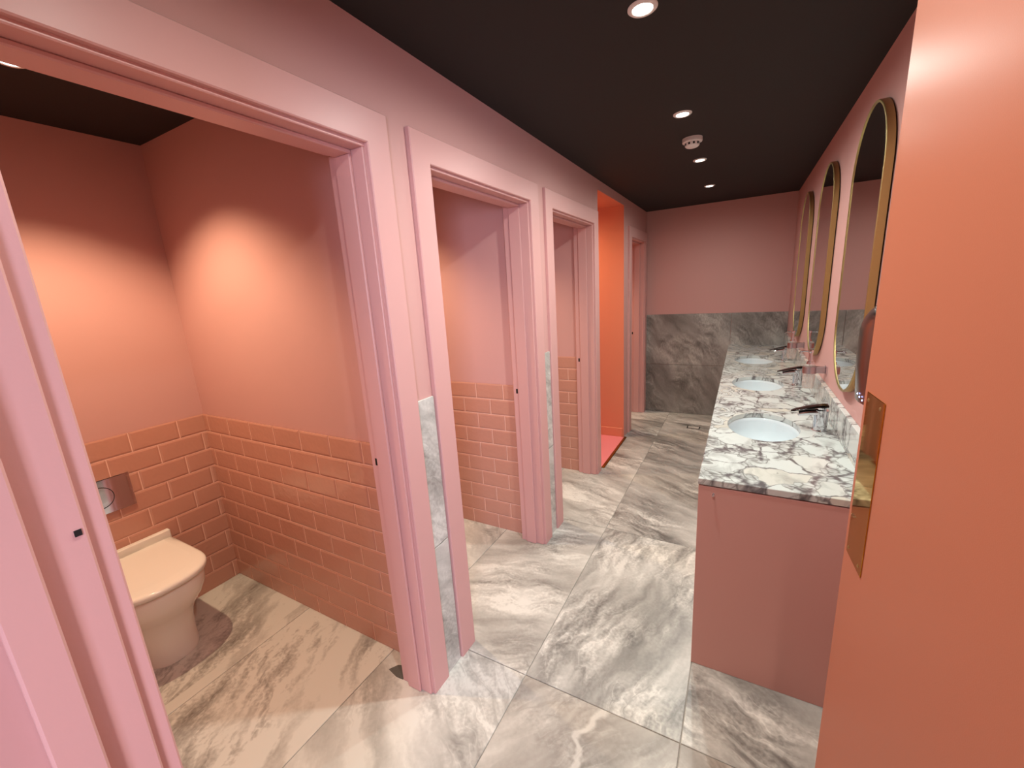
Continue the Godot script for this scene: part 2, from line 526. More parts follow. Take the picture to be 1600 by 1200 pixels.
func floor_and_tiles() -> void:
	var stones := [
		stone(11, 1.30, 0.62, 0.66, 0.05),         # 0 corridor middle: streaks along the corridor
		stone(23, 0.32, 0.74, 0.60, 0.15),         # 1 corridor left: streaks across
		stone(37, 0.90, 0.57, 0.46, 0.45, 0.7),    # 2 near middle, warm, with a white fissure
		stone(41, 1.12, 0.94, 0.84, 0.40),         # 3 cubicle, strong streaks
		stone(59, 0.60, 0.80, 0.50, 0.15),         # 4 pale
		stone(67, 0.75, 0.46, 0.48, 0.65),         # 5 warm mottled
		stone(71, 0.42, 0.52, 0.62, 0.10),         # 6 greyer
		stone(83, 1.15, 0.37, 0.52, 0.12),         # 7 wall cladding
		stone(97, 1.00, 0.41, 0.52, 0.10),         # 8 wall cladding
	]
	M.stones = stones
	var f := wall("floor", [[Vector3(-3.6, -0.12, -5.4), Vector3(2.5, -0.004, 2.8)]], M.grout, "grey marble-look porcelain tile floor")
	var xs := [XB, -1.919, -1.314, -0.7094, -0.104, XR]
	var zs := [0.9, -0.035, -1.22, -2.405, -3.59, -4.775, ZF]
	# which stone each cell wears, near row first, left to right
	var pick := [[3, 4, 2, 5, 4], [3, 3, 4, 2, 5], [3, 4, 1, 0, 6], [6, 1, 1, 6, 0], [4, 6, 6, 6, 1], [6, 1, 4, 1, 6]]
	for j in zs.size() - 1:
		for i in xs.size() - 1:
			var g := 0.0015
			var x0: float = xs[i] + (0.0 if i == 0 else g)
			var x1: float = xs[i + 1] - (0.0 if i == xs.size() - 2 else g)
			var z0: float = zs[j + 1] + (0.0 if j == zs.size() - 2 else g)
			var z1: float = zs[j] - g
			var o := MeshInstance3D.new()
			o.name = "tile"
			var part_u := (x1 - x0) / 0.605
			var part_v := (z1 - z0) / 1.185
			var u0 := Vector2(0, 0)
			var u1 := Vector2(part_u, part_v)
			if (i + j) % 2 == 1:
				u0 = Vector2(1.0, 1.0)
				u1 = u0 - Vector2(part_u, part_v)
			if j == 2 and i == 3 or j == 2 and i == 2 or j == 1 and i == 3:
				u0 = Vector2(0, 1)
				u1 = Vector2(1, 0)
			o.mesh = slab_mesh(x1 - x0, z1 - z0, 0.009, u0, u1, stones[pick[j][i]])
			f.add_child(o, true)
			o.position = Vector3(x0, 0, z0)
	# lobby floor beyond the near row
	box_part("lobby_screed", Vector3(-1.4, -0.004, 0.9), Vector3(2.4, -0.0005, 2.7), M.grout, f, 0.0)
	# broken corner made good with mortar beside the nearest cubicle's frame
	var st := new_st()
	var ring := [Vector3(-1.258, 0.0008, -0.985), Vector3(-1.235, 0.0008, -1.02), Vector3(-1.166, 0.0008, -1.05), Vector3(-1.166, 0.0008, -0.975), Vector3(-1.2, 0.0008, -0.972)]
	cap(st, ring, Vector3.UP)
	part("mortar_patch", st, M.mortar, f)
	# tile-insert drain near the far wall
	var dr := thing("floor_drain", "small rectangular tile-insert floor drain near the far wall", "drain", Vector3(-0.393, 0, -4.66))
	var wx := 0.064
	var wz := 0.046
	for k in 4:
		var lo := Vector3(-wx, 0.0001, -wz)
		var hi := Vector3(wx, 0.0016, wz)
		if k == 0: hi.x = -wx + 0.009
		if k == 1: lo.x = wx - 0.009
		if k == 2:
			hi.z = -wz + 0.009
			lo.x += 0.009
			hi.x -= 0.009
		if k == 3:
			lo.z = wz - 0.009
			lo.x += 0.009
			hi.x -= 0.009
		box_part("slot", lo, hi, M.black, dr, 0.0)
	var o := MeshInstance3D.new()
	o.name = "tile_insert"
	o.mesh = slab_mesh(0.108, 0.072, 0.001, Vector2(0.2, 0.3), Vector2(0.38, 0.36), stones[1])
	dr.add_child(o)
	o.position = Vector3(-0.054, 0.0016, -0.036)

func shell() -> void:
	wall("ceiling", [[Vector3(-3.6, CEIL, -5.4), Vector3(2.5, CEIL + 0.12, 2.8)]], M.ceiling, "matt black painted ceiling")
	var holes := [[-0.192, -0.976], [-1.285, -2.072], [-2.383, -3.152], [-4.388, -5.042]]
	# left wall: piers and heads round the four frames, and the plain opening to the passage
	var b := []
	var piers := [[-0.102, -0.162], [-1.006, -1.255], [-2.102, -2.353], [-3.182, -3.300], [-4.120, -4.358], [-5.072, ZF]]
	for p in piers:
		b.append([Vector3(XI, 0, p[1]), Vector3(XW, CEIL, p[0])])
	for h in holes:
		b.append([Vector3(XI, HEAD + 0.03, h[1] - 0.03), Vector3(XW, CEIL, h[0] + 0.03)])
	b.append([Vector3(XI, 2.287, -4.12), Vector3(XW, CEIL, -3.30)])
	var wl := wall("wall_left", b, M.paint, "dusty pink corridor wall with the cubicle doorways")
	box_part("reveal_lining", Vector3(XI, 0.0, -4.1199), Vector3(XW - 0.0008, 2.2845, -4.1175), M.coral, wl, 0.0)
	box_part("reveal_lining", Vector3(XI, 0.0, -3.3025), Vector3(XW - 0.0008, 2.2845, -3.3001), M.coral, wl, 0.0)
	box_part("reveal_lining", Vector3(XI, 2.2846, -4.1199), Vector3(XW - 0.0008, 2.2869, -3.3001), M.coral, wl, 0.0)
	for k in 4:
		frame(k + 1, holes[k][0], holes[k][1])
	# marble-look cladding strips between the frames
	for z in [[-1.079, -1.171, 7], [-2.182, -2.270, 8]]:
		for y in [[0.0, 0.597, 4], [0.600, 1.2, 7]]:
			var st := new_st()
			var lo := Vector3(XW, y[0] + 0.001, z[1])
			var hi := Vector3(XW + 0.009, y[1], z[0])
			bx(st, lo, hi, 0.001)
			var stn: StandardMaterial3D = M.stones[4].duplicate()
			stn.uv1_scale = Vector3(1.6, 0.8, 1)
			stn.uv1_offset = Vector3(z[0], y[0] * 0.7, 0)
			part("cladding_tile", st, stn, wl)
	# far wall with dark marble-look cladding
	var wf := wall("wall_far", [[Vector3(-3.5, 0, ZF - 0.1), Vector3(0.6, CEIL, ZF)]], M.paint, "dusty pink far wall with grey marble-look cladding below")
	var cols := [[XW + 0.001, -0.098, 7], [-0.095, XR - 0.001, 8]]
	for c in cols:
		for r in [[0.001, 0.597, 0.5], [0.600, 1.195, 0.0]]:
			var wide: float = c[1] - c[0]
			var m := slab_mesh(wide, r[1] - r[0], 0.009, Vector2(r[2], 0), Vector2(r[2] + 0.5, wide / 1.2), M.stones[c[2]])
			# texture runs along the wall: swap u and v by turning the slab
			var st := new_st()
			var x0: float = c[0]
			var x1: float = c[1]
			var q := 0.0015
			var zf := ZF + 0.009
			var P := [Vector3(x0 + q, r[0] + q, zf), Vector3(x1 - q, r[0] + q, zf), Vector3(x1 - q, r[1] - q, zf), Vector3(x0 + q, r[1] - q, zf)]
			var U := [Vector2(r[2] + 0.5, 0), Vector2(r[2] + 0.5, wide / 1.2), Vector2(r[2], wide / 1.2), Vector2(r[2], 0)]
			face(st, P, U)
			var Q := [Vector3(x0, r[0], zf - q), Vector3(x1, r[0], zf - q), Vector3(x1, r[1], zf - q), Vector3(x0, r[1], zf - q)]
			for k in 4:
				var l := (k + 1) % 4
				face(st, [Q[k], Q[l], P[l], P[k]], [U[k], U[l], U[l], U[k]])
				face(st, [Q[k] - Vector3(0, 0, 0.0075), Q[l] - Vector3(0, 0, 0.0075), Q[l], Q[k]], [U[k], U[l], U[l], U[k]])
			part("cladding_tile", st, M.stones[c[2]], wf)
	wall("wall_right", [[Vector3(XR, 0, ZF), Vector3(XR + 0.1, CEIL, -0.102)]], M.paint, "dusty pink wall behind the vanity and mirrors")
	# entrance wall, with the camera standing in its doorway
	wall("wall_front", [[Vector3(-3.5, 0, -0.102), Vector3(-0.548, CEIL, 0.02)], [Vector3(0.264, 0, -0.102), Vector3(0.5265, CEIL, 0.02)], [Vector3(-0.548, 2.045, -0.102), Vector3(0.264, CEIL, 0.02)]], M.paint, "pink entrance wall round the doorway")
	# cubicle backs and partitions
	var wb := wall("wall_back", [[Vector3(XB - 0.1, 0, -3.30), Vector3(XB, CEIL, -0.102)], [Vector3(XB - 0.1, 0, ZF), Vector3(XB, CEIL, -4.12)]], M.paint, "pink cubicle back wall, half tiled in pink brick tiles")
	var p1 := wall("wall_partition_1", [[Vector3(XB, 0, -1.177), Vector3(XI, CEIL, -1.077)]], M.paint, "pink partition beside the toilet, half tiled in pink brick tiles")
	var p2 := wall("wall_partition_2", [[Vector3(XB, 0, -2.232), Vector3(XI, CEIL, -2.132)]], M.paint, "pink partition of the second cubicle, half tiled in pink brick tiles")
	var p3 := wall("wall_partition_3", [[Vector3(-3.5, 0, -3.300), Vector3(XI, CEIL, -3.180)]], M.paint, "pink partition of the third cubicle, half tiled in pink brick tiles")
	var p4 := wall("wall_partition_4", [[Vector3(-3.5, 0, -4.240), Vector3(XI, CEIL, -4.120)]], M.coral, "coral painted partition along the side passage")
	tiled(wb, Vector3(XB, 0, -1.0765), Vector3(0, 0, 1), Vector3(1, 0, 0), 0.9745, 0.132)
	tiled(p1, Vector3(XB, 0, -1.077), Vector3(1, 0, 0), Vector3(0, 0, 1), 1.42, 0.050)
	tiled(p2, Vector3(XB, 0, -2.132), Vector3(1, 0, 0), Vector3(0, 0, 1), 1.42, 0.110)
	tiled(p3, Vector3(XB, 0, -3.180), Vector3(1, 0, 0), Vector3(0, 0, 1), 1.42, 0.030)
	tiled(wf, Vector3(XB, 0, ZF), Vector3(1, 0, 0), Vector3(0, 0, 1), 1.42, 0.080)
	# side passage: carpet, threshold, skirting, end wall
	wall("wall_passage", [[Vector3(-3.5, 0, -4.12), Vector3(-3.4, CEIL, -3.30)]], M.coral, "end wall of the coral side passage")
	wall("ceiling_passage", [[Vector3(-3.4, 2.287, -4.12), Vector3(XI, CEIL, -3.30)]], M.coral, "low coral ceiling of the side passage")
	var ca := thing("carpet", "bright coral pink carpet on the floor of the side passage", "carpet")
	box_part("pile", Vector3(-3.4, 0.0002, -4.105), Vector3(-1.012, 0.007, -3.315), M.carpet, ca, 0.002)
	var th := thing("threshold_strip", "brass threshold strip along the edge of the coral carpet", "threshold")
	var st2 := new_st()
	bx(st2, Vector3(-1.012, 0.0002, -4.12), Vector3(-0.985, 0.010, -3.30), 0.004)
	part("strip", st2, M.brass_edge, th)
	box_part("screw", Vector3(-1.001, 0.0101, -3.715), Vector3(-0.995, 0.0106, -3.709), M.brass, th, 0.0)
	var sk := structure("baseboard_passage", "pink painted skirting board in the side passage")
	box_part("board", Vector3(-3.4, 0.0, -4.1199), Vector3(-1.030, 0.100, -4.1055), M.coral, sk, 0.004)
	box_part("board", Vector3(-3.4, 0.0, -3.3145), Vector3(-1.030, 0.100, -3.3001), M.coral, sk, 0.004)
	# lobby outside the entrance
	wall("wall_lobby", [[Vector3(-1.5, 0, 0.02), Vector3(-1.4, CEIL, 2.8)], [Vector3(2.4, 0, -0.102), Vector3(2.5, CEIL, 2.8)], [Vector3(-1.4, 0, 2.7), Vector3(1.08, CEIL, 2.8)], [Vector3(2.16, 0, 2.7), Vector3(2.4, CEIL, 2.8)], [Vector3(1.08, 0, 2.7), Vector3(2.16, 0.75, 2.8)], [Vector3(1.08, 2.15, 2.7), Vector3(2.16, CEIL, 2.8)], [Vector3(0.5265, 0, -0.102), Vector3(2.4, CEIL, 0.02)]], M.paint, "pink walls of the lobby outside the entrance")

func lobby_window() -> void:
	# daylight reaches the entrance frame from a window at the back of the lobby
	var w := structure("window_1", "daylit window at the back of the lobby")
	box_part("pane", Vector3(1.12, 0.79, 2.735), Vector3(2.12, 2.11, 2.745), M.daylight, w, 0.0)
	for x in [[1.08, 1.12], [2.12, 2.16]]:
		box_part("frame", Vector3(x[0], 0.75, 2.70), Vector3(x[1], 2.15, 2.78), M.plastic, w, 0.003)
	for y in [[0.75, 0.79], [2.11, 2.15]]:
		box_part("frame", Vector3(1.12, y[0], 2.70), Vector3(2.12, y[1], 2.78), M.plastic, w, 0.003)
	var l := AreaLight3D.new()
	l.name = "daylight"
	l.area_size = Vector2(1.0, 1.32)
	l.light_color = Color(0.82, 0.87, 1.0)
	l.light_energy = 14.0
	l.area_range = 12.0
	l.shadow_enabled = true
	w.add_child(l)
	l.position = Vector3(1.62, 1.45, 2.72)

func entrance() -> void:
	var d := structure("door_5", "pink painted entrance frame close at the left edge")
	var T := 2.015
	var rb := 0.234
	# left jamb, right jamb and head: lining, door stop, casings on both sides
	box_part("lining", Vector3(-0.548, 0, -0.1046), Vector3(-0.518, T, 0.022), M.trim, d, 0.002)
	box_part("lining", Vector3(rb, 0, -0.1046), Vector3(0.264, T, 0.022), M.trim, d, 0.002)
	box_part("head_lining", Vector3(-0.548, T, -0.1046), Vector3(0.264, T + 0.03, 0.022), M.trim, d, 0.002)
	box_part("stop", Vector3(-0.518, 0, -0.069), Vector3(-0.506, T - 0.012, -0.0385), M.trim, d, 0.002)
	box_part("stop", Vector3(rb - 0.012, 0, -0.069), Vector3(rb, T - 0.012, -0.0385), M.trim, d, 0.002)
	box_part("head_stop", Vector3(-0.518, T - 0.012, -0.069), Vector3(rb, T, -0.0385), M.trim, d, 0.002)
	for z in [[-0.1206, -0.102], [0.02, 0.038]]:
		box_part("casing", Vector3(-0.616, 0, z[0]), Vector3(-0.524, T + 0.006, z[1]), M.trim, d, 0.002)
		box_part("casing", Vector3(rb + 0.006, 0, z[0]), Vector3(0.332, T + 0.006, z[1]), M.trim, d, 0.002)
		box_part("head_casing", Vector3(-0.616, T + 0.0061, z[0]), Vector3(0.332, T + 0.098, z[1]), M.trim, d, 0.002)
	box_part("strike_hole", Vector3(-0.5188, 1.376, -0.1005), Vector3(-0.5172, 1.382, -0.0955), M.black, d, 0.0)
	# the door leaf, swung into the room
	var t := thing("entrance_door", "open salmon pink door with a brass push plate, at the right edge", "door", Vector3(0.230, 0, -0.128))
	var ang := deg_to_rad(3.0)
	t.rotation.y = ang
	var W := 0.750
	# local -z runs from the hinge to the free edge; the face towards the camera is at x = 0
	box_part("leaf", Vector3(0.0, 0.006, -W), Vector3(0.044, 2.008, 0.0), M.leaf, t, 0.002)
	var pl := box_part("push_plate", Vector3(-0.0016, 1.076, -W + 0.018), Vector3(0.0, 1.373, -W + 0.098), M.brass_bright, t, 0.0004)
	for y in [1.088, 1.361]:
		for z in [0.028, 0.083]:
			var st := new_st()
			lathe(st, [Vector2(0.0, 0.0011), Vector2(0.0022, 0.0009), Vector2(0.0034, 0.0)], Vector3.ZERO, 12)
			var s := part("screw", st, M.brass, pl)
			s.rotation.z = PI / 2
			s.position = Vector3(-0.0016, y, -W + z)
	for y in [0.25, 1.0, 1.75]:
		box_part("hinge", Vector3(-0.002, y, -0.028), Vector3(0.0445, y + 0.1, 0.004), M.brass, t, 0.001)

# ---------------------------------------------------------------- things

func d_ring(cx: float, cz: float, back: float, front: float, half: float, y: float, corner := 0.55) -> Array:
	# plan of a toilet: straight sides from x = back, a rounded nose at x = front
	var ring := []
	var start := lerpf(back, front, corner)
	var n := 28
	ring.append(Vector3(back, y, cz + half))
	ring.append(Vector3(lerpf(back, start, 0.5), y, cz + half))
	for k in n + 1:
		var a := PI / 2 - PI * k / n
		var e := 0.80
		ring.append(Vector3(start + (front - start) * pow(absf(cos(a)), e), y, cz + half * signf(sin(a)) * pow(absf(sin(a)), e)))
	ring.append(Vector3(lerpf(back, start, 0.5), y, cz - half))
	ring.append(Vector3(back, y, cz - half))
	return ring

func toilet() -> void:
	var cz := -0.607
	var t := thing("toilet", "white back-to-wall toilet with closed lid in the nearest cubicle", "toilet", Vector3(0, 0, 0))
	var xb := XB + 0.0095
	var st := new_st()
	var rows := []
	# front x, half width, height from the floor up
	for p in [[-2.185, 0.110, 0.0], [-2.183, 0.112, 0.02], [-2.190, 0.112, 0.08], [-2.185, 0.116, 0.15], [-2.172, 0.124, 0.20], [-2.150, 0.136, 0.235], [-2.112, 0.158, 0.285], [-2.090, 0.172, 0.33], [-2.084, 0.176, 0.375], [-2.086, 0.175, 0.392], [-2.090, 0.172, 0.396]]:
		rows.append(d_ring(0, cz, xb, p[0], p[1], p[2], 0.58))
	sheet(st, rows, true, true)
	cap(st, rows[-1], Vector3.UP)
	part("pan", st, M.porcelain, t)
	st = new_st()
	rows = []
	for p in [[-2.105, 0.158, 0.3965], [-2.100, 0.163, 0.3975], [-2.100, 0.163, 0.404], [-2.104, 0.158, 0.4045]]:
		rows.append(d_ring(0, cz, -2.53, p[0], p[1], p[2], 0.58))
	sheet(st, rows, true, true)
	cap(st, rows[-1], Vector3.UP)
	part("seat", st, M.porcelain, t)
	st = new_st()
	rows = []
	for p in [[-2.092, 0.168, 0.4055], [-2.072, 0.185, 0.4065], [-2.069, 0.187, 0.418], [-2.070, 0.186, 0.426], [-2.076, 0.182, 0.433], [-2.090, 0.172, 0.437], [-2.13, 0.145, 0.4385]]:
		rows.append(d_ring(0, cz, -2.53 + (p[2] - 0.42) * 0.3, p[0], p[1], p[2], 0.58))
	sheet(st, rows, true, true)
	cap(st, rows[-1], Vector3.UP)
	part("lid", st, M.porcelain, t)
	box_part("rear_ledge", Vector3(xb, 0.396, cz - 0.190), Vector3(-2.548, 0.468, cz + 0.190), M.porcelain, t, 0.004)
	for s in [-1.0, 1.0]:
		box_part("hinge", Vector3(-2.5475, 0.397, cz + s * 0.09 - 0.02), Vector3(-2.5305, 0.424, cz + s * 0.09 + 0.02), M.porcelain, t, 0.003)
	# flush plate on the wall above
	var fp := thing("flush_plate", "chrome rectangular flush plate on the pink tiles above the toilet", "flush plate", Vector3(XB + 0.0092, 0.742, -0.583))
	box_part("plate", Vector3(0, -0.084, -0.123), Vector3(0.011, 0.084, 0.123), M.chrome, fp, 0.002)
	st = new_st()
	lathe(st, [Vector2(0.053, 0.0), Vector2(0.053, 0.0015), Vector2(0.053, 0.0015), Vector2(0.050, 0.0015), Vector2(0.050, 0.0015), Vector2(0.050, 0.0)])
	var rg := part("button_ring", st, M.black, fp)
	rg.rotation.z = -PI / 2
	rg.position.x = 0.011
	for s in [-1.0, 1.0]:
		st = new_st()
		var ring := []
		for k in 17:
			var a := -PI / 2 + PI * k / 16
			ring.append(Vector3(0.0, sin(a) * 0.048, s * (0.0015 + cos(a) * 0.048)))
		var r2 := []
		for p in ring:
			r2.append(p + Vector3(0.003, 0, 0))
		sheet(st, [ring, r2], true, s > 0)
		cap(st, r2, Vector3.RIGHT)
		var bt := part("button", st, M.chrome, fp)
		bt.position.x = 0.011

func ellipse(cx: float, cz: float, a: float, b: float, y: float, n := 64) -> Array:
	var r := []
	for k in n:
		var t := TAU * k / n
		r.append(Vector3(cx + a * cos(t), y, cz + b * sin(t)))
	return r

const VX0 := -0.109
const VZ0 := -1.575
const VTOP := 0.842
const BASINS := [-2.29, -3.255, -4.22]

func vanity() -> void:
	var cab := thing("vanity_cabinet", "dusty pink panelled vanity cabinet under the marble worktop", "cabinet")
	box_part("carcass", Vector3(VX0 + 0.022, 0.0, ZF + 0.01), Vector3(XR - 0.001, 0.60, VZ0 - 0.022), M.cabinet, cab, 0.0)
	box_part("end_panel", Vector3(VX0 + 0.002, 0.0, VZ0 - 0.0215), Vector3(XR - 0.001, 0.8125, VZ0 - 0.002), M.cabinet, cab, 0.001)
	for k in 4:
		var za := VZ0 - 0.024 - k * 0.886
		box_part("front_panel", Vector3(VX0 + 0.002, 0.001, za - 0.883), Vector3(VX0 + 0.0215, 0.8165, za), M.cabinet, cab, 0.001)
	var st := new_st()
	lathe(st, [Vector2(0.0, 0.012), Vector2(0.004, 0.0115), Vector2(0.0055, 0.009), Vector2(0.0045, 0.004), Vector2(0.003, 0.0025), Vector2(0.006, 0.0)], Vector3.ZERO, 16)
	var kn := part("stud", st, M.chrome, cab)
	kn.rotation.x = PI / 2
	kn.position = Vector3(-0.055, 0.783, VZ0 - 0.002)
	# worktop: a slab with three oval cut-outs
	var wt := thing("worktop", "white marble worktop with grey and plum veins and three oval cut-outs", "worktop")
	var long := VZ0 - ZF - 0.0005
	var deep := XR - VX0
	var mb := breccia(2000, 440, 3.6, 0.54, 7)
	var th := 0.024
	var uv := func(p: Vector3) -> Vector2:
		return Vector2((VZ0 - p.z + (VTOP - p.y) * 0.6) / 3.6, (p.x - VX0 + (VTOP - p.y) * 0.3) / 0.54)
	st = new_st()
	var b := 0.002
	var x0 := VX0 + b
	var x1 := XR - 0.0005
	var z1 := VZ0 - b
	var z0 := ZF + 0.0095
	var ell := [0.155, 0.222]
	var cx := 0.122
	var edge := [z1]
	for c in BASINS:
		edge.append(c + 0.26)
		edge.append(c - 0.26)
	edge.append(z0)
	for k in edge.size() - 1:
		var za: float = edge[k]
		var zb: float = edge[k + 1]
		if k % 2 == 0:
			var f := [Vector3(x0, VTOP, zb), Vector3(x0, VTOP, za), Vector3(x1, VTOP, za), Vector3(x1, VTOP, zb)]
			face(st, f, f.map(uv))
		else:
			var cz := (za + zb) / 2
			var inner := ellipse(cx, cz, ell[0], ell[1], VTOP)
			var rim := ellipse(cx, cz, ell[0] - 0.0, ell[1] - 0.0, VTOP - th)
			for i in 64:
				var l := (i + 1) % 64
				var o := []
				for q in [inner[i], inner[l]]:
					var d: Vector3 = q - Vector3(cx, VTOP, cz)
					var lx: float = ((x1 - cx) if d.x > 0 else (cx - x0)) / maxf(absf(d.x), 1e-6)
					var lz: float = ((za - zb) / 2) / maxf(absf(d.z), 1e-6)
					o.append(Vector3(cx, VTOP, cz) + d * minf(lx, lz))
				var f := [inner[i], inner[l], o[1], o[0]]
				f.reverse()
				f = [o[0], inner[i], inner[l], o[1]]
				face(st, f if (f[1] - f[0]).cross(f[2] - f[0]).y > 0 else [f[3], f[2], f[1], f[0]], (f if (f[1] - f[0]).cross(f[2] - f[0]).y > 0 else [f[3], f[2], f[1], f[0]]).map(uv))
				# a corner of the cell may fall between two rays
				var cxn: float = o[0].x
				if absf(o[0].x - o[1].x) > 1e-5 and absf(o[0].z - o[1].z) > 1e-5:
					var on_x := x1 if (o[0].x + o[1].x) / 2 > cx else x0
					var on_z := za if (o[0].z + o[1].z) / 2 > cz else zb
					var tri := [o[0], o[1], Vector3(on_x, VTOP, on_z)]
					if (tri[1] - tri[0]).cross(tri[2] - tri[0]).y < 0:
						tri.reverse()
					face(st, tri, tri.map(uv))
				var w := [inner[i], inner[l], rim[l], rim[i]]
				face(st, w, w.map(uv))
	var yb := VTOP - th
	var near := [Vector3(VX0, VTOP - b, VZ0), Vector3(XR - 0.0005, VTOP - b, VZ0), Vector3(x1, VTOP, z1), Vector3(x0, VTOP, z1)]
	face(st, near, near.map(uv))
	var side := [Vector3(VX0, VTOP - b, z0), Vector3(VX0, VTOP - b, VZ0), Vector3(x0, VTOP, z1), Vector3(x0, VTOP, z0)]
	face(st, side, side.map(uv))
	near = [Vector3(VX0, yb, VZ0), Vector3(XR - 0.0005, yb, VZ0), Vector3(XR - 0.0005, VTOP - b, VZ0), Vector3(VX0, VTOP - b, VZ0)]
	face(st, near, near.map(uv))
	side = [Vector3(VX0, yb, z0), Vector3(VX0, yb, VZ0), Vector3(VX0, VTOP - b, VZ0), Vector3(VX0, VTOP - b, z0)]
	face(st, side, side.map(uv))
	for k in edge.size() - 1:
		if k % 2 == 0:
			var f := [Vector3(VX0, yb, edge[k]), Vector3(VX0, yb, edge[k + 1]), Vector3(x1, yb, edge[k + 1]), Vector3(x1, yb, edge[k])]
			face(st, f, f.map(uv))
	part("slab", st, mb, wt)
	# upstand along the wall
	st = new_st()
	var ux := XR - 0.020
	var uy := 0.975
	var U := [[Vector3(ux, VTOP + 0.0002, z0), Vector3(ux, VTOP + 0.0002, VZ0), Vector3(ux, uy - b, VZ0), Vector3(ux, uy - b, z0)],
		[Vector3(ux, uy - b, z0), Vector3(ux, uy - b, VZ0), Vector3(ux + b, uy, VZ0), Vector3(ux + b, uy, z0)],
		[Vector3(ux + b, uy, z0), Vector3(ux + b, uy, VZ0), Vector3(x1, uy, VZ0), Vector3(x1, uy, z0)],
		[Vector3(ux, VTOP + 0.0002, VZ0), Vector3(x1, VTOP + 0.0002, VZ0), Vector3(x1, uy, VZ0), Vector3(ux, uy, VZ0)]]
	var uv2 := func(p: Vector3) -> Vector2:
		return Vector2((VZ0 - p.z) / 3.6 + 0.31, (p.y - VTOP + (p.x - ux)) / 0.54 + 0.37)
	for f in U:
		face(st, f, f.map(uv2))
	part("upstand", st, mb, wt)
	var near_words := ["nearest the entrance", "in the middle of the row", "nearest the far wall"]
	for k in 3:
		var cz: float = BASINS[k]
		var bs := thing("basin", "white oval undermount basin " + near_words[k], "basin", Vector3(0, 0, 0), "undermount basins")
		st = new_st()
		var rows := []
		for p in [[1.03, 0.0], [0.985, -0.002], [0.965, -0.02], [0.93, -0.06], [0.85, -0.098], [0.70, -0.125], [0.45, -0.139], [0.16, -0.143], [0.11, -0.144]]:
			rows.append(ellipse(cx, cz, ell[0] * p[0], ell[1] * p[0], VTOP - th - 0.0005 + p[1], 56))
		sheet(st, rows, true, false)
		part("bowl", st, M.basin, bs)
		st = new_st()
		lathe(st, [Vector2(0.0, 0.004), Vector2(0.017, 0.003), Vector2(0.021, 0.0), Vector2(0.024, -0.004)], Vector3(cx, VTOP - th - 0.143, cz), 24)
		part("waste", st, M.chrome, bs)
		tap(cz - 0.015, near_words[k])

func tap(z: float, words: String) -> void:
	var t := thing("basin_tap", "chrome monobloc tap with a curved lever at the basin " + words, "tap", Vector3(0.352, VTOP, z), "basin taps")
	var st := new_st()
	lathe(st, [Vector2(0.0, 0.0), Vector2(0.030, 0.0), Vector2(0.030, 0.0), Vector2(0.030, 0.003), Vector2(0.026, 0.006)], Vector3(0, 0.0003, 0), 28)
	part("base", st, M.chrome, t)
	# body: rounded column leaning into a flat spout towards the basin (-x)
	st = new_st()
	var rows := []
	for y in [0.004, 0.03, 0.06, 0.085, 0.10]:
		var ring := []
		for k in 28:
			var a := TAU * k / 28
			var w: float = 0.027 + 0.002 * y / 0.1
			ring.append(Vector3(w * signf(cos(a)) * pow(absf(cos(a)), 0.6), y, 0.026 * signf(sin(a)) * pow(absf(sin(a)), 0.6)))
		rows.append(ring)
	sheet(st, rows, true, true)
	cap(st, rows[-1], Vector3.UP)
	part("body", st, M.chrome, t)
	st = new_st()
	rows = []
	for k in 9:
		var u := k / 8.0
		var x := lerpf(0.006, -0.088, u)
		var yc := 0.090 - 0.014 * u * u
		var hh := lerpf(0.016, 0.011, u)
		var ww := lerpf(0.026, 0.023, u)
		var ring := []
		for i in 20:
			var a := TAU * i / 20
			ring.append(Vector3(x, yc + hh * signf(sin(a)) * pow(absf(sin(a)), 0.55), ww * signf(cos(a)) * pow(absf(cos(a)), 0.55)))
		rows.append(ring)
	sheet(st, rows, true, false)
	cap(st, rows[-1], Vector3.LEFT)
	part("spout", st, M.chrome, t)
	st = new_st()
	rows = []
	for k in 13:
		var u := k / 12.0
		var x := lerpf(0.024, -0.118, u)
		var yc := 0.122 - 0.036 * pow(u, 1.35)
		var hh := lerpf(0.0055, 0.0025, u)
		var ww := 0.026 * pow(maxf(1.0 - pow(u, 5.0), 0.06), 0.5)
		var ring := []
		for i in 20:
			var a := TAU * i / 20
			ring.append(Vector3(x, yc + hh * signf(sin(a)) * pow(absf(sin(a)), 0.45), ww * signf(cos(a)) * pow(absf(cos(a)), 0.45)))
		rows.append(ring)
	sheet(st, rows, true, false)
	cap(st, rows[0], Vector3.RIGHT)
	cap(st, rows[-1], Vector3.LEFT)
	part("lever", st, M.dark_chrome, t)
	st = new_st()
	lathe(st, [Vector2(0.020, 0.099), Vector2(0.020, 0.112)], Vector3.ZERO, 20)
	part("cartridge", st, M.chrome, t)

func pill(cy: float, cz: float, half: float, tall: float, x: float, inset := 0.0) -> Array:
	var r := []
	var rad := half - inset
	var s := tall / 2 - half
	for k in 33:
		var a := PI * k / 32
		r.append(Vector3(x, cy + s + rad * sin(a), cz + rad * cos(a)))
	for k in 33:
		var a := PI + PI * k / 32
		r.append(Vector3(x, cy - s + rad * sin(a), cz + rad * cos(a)))
	return r

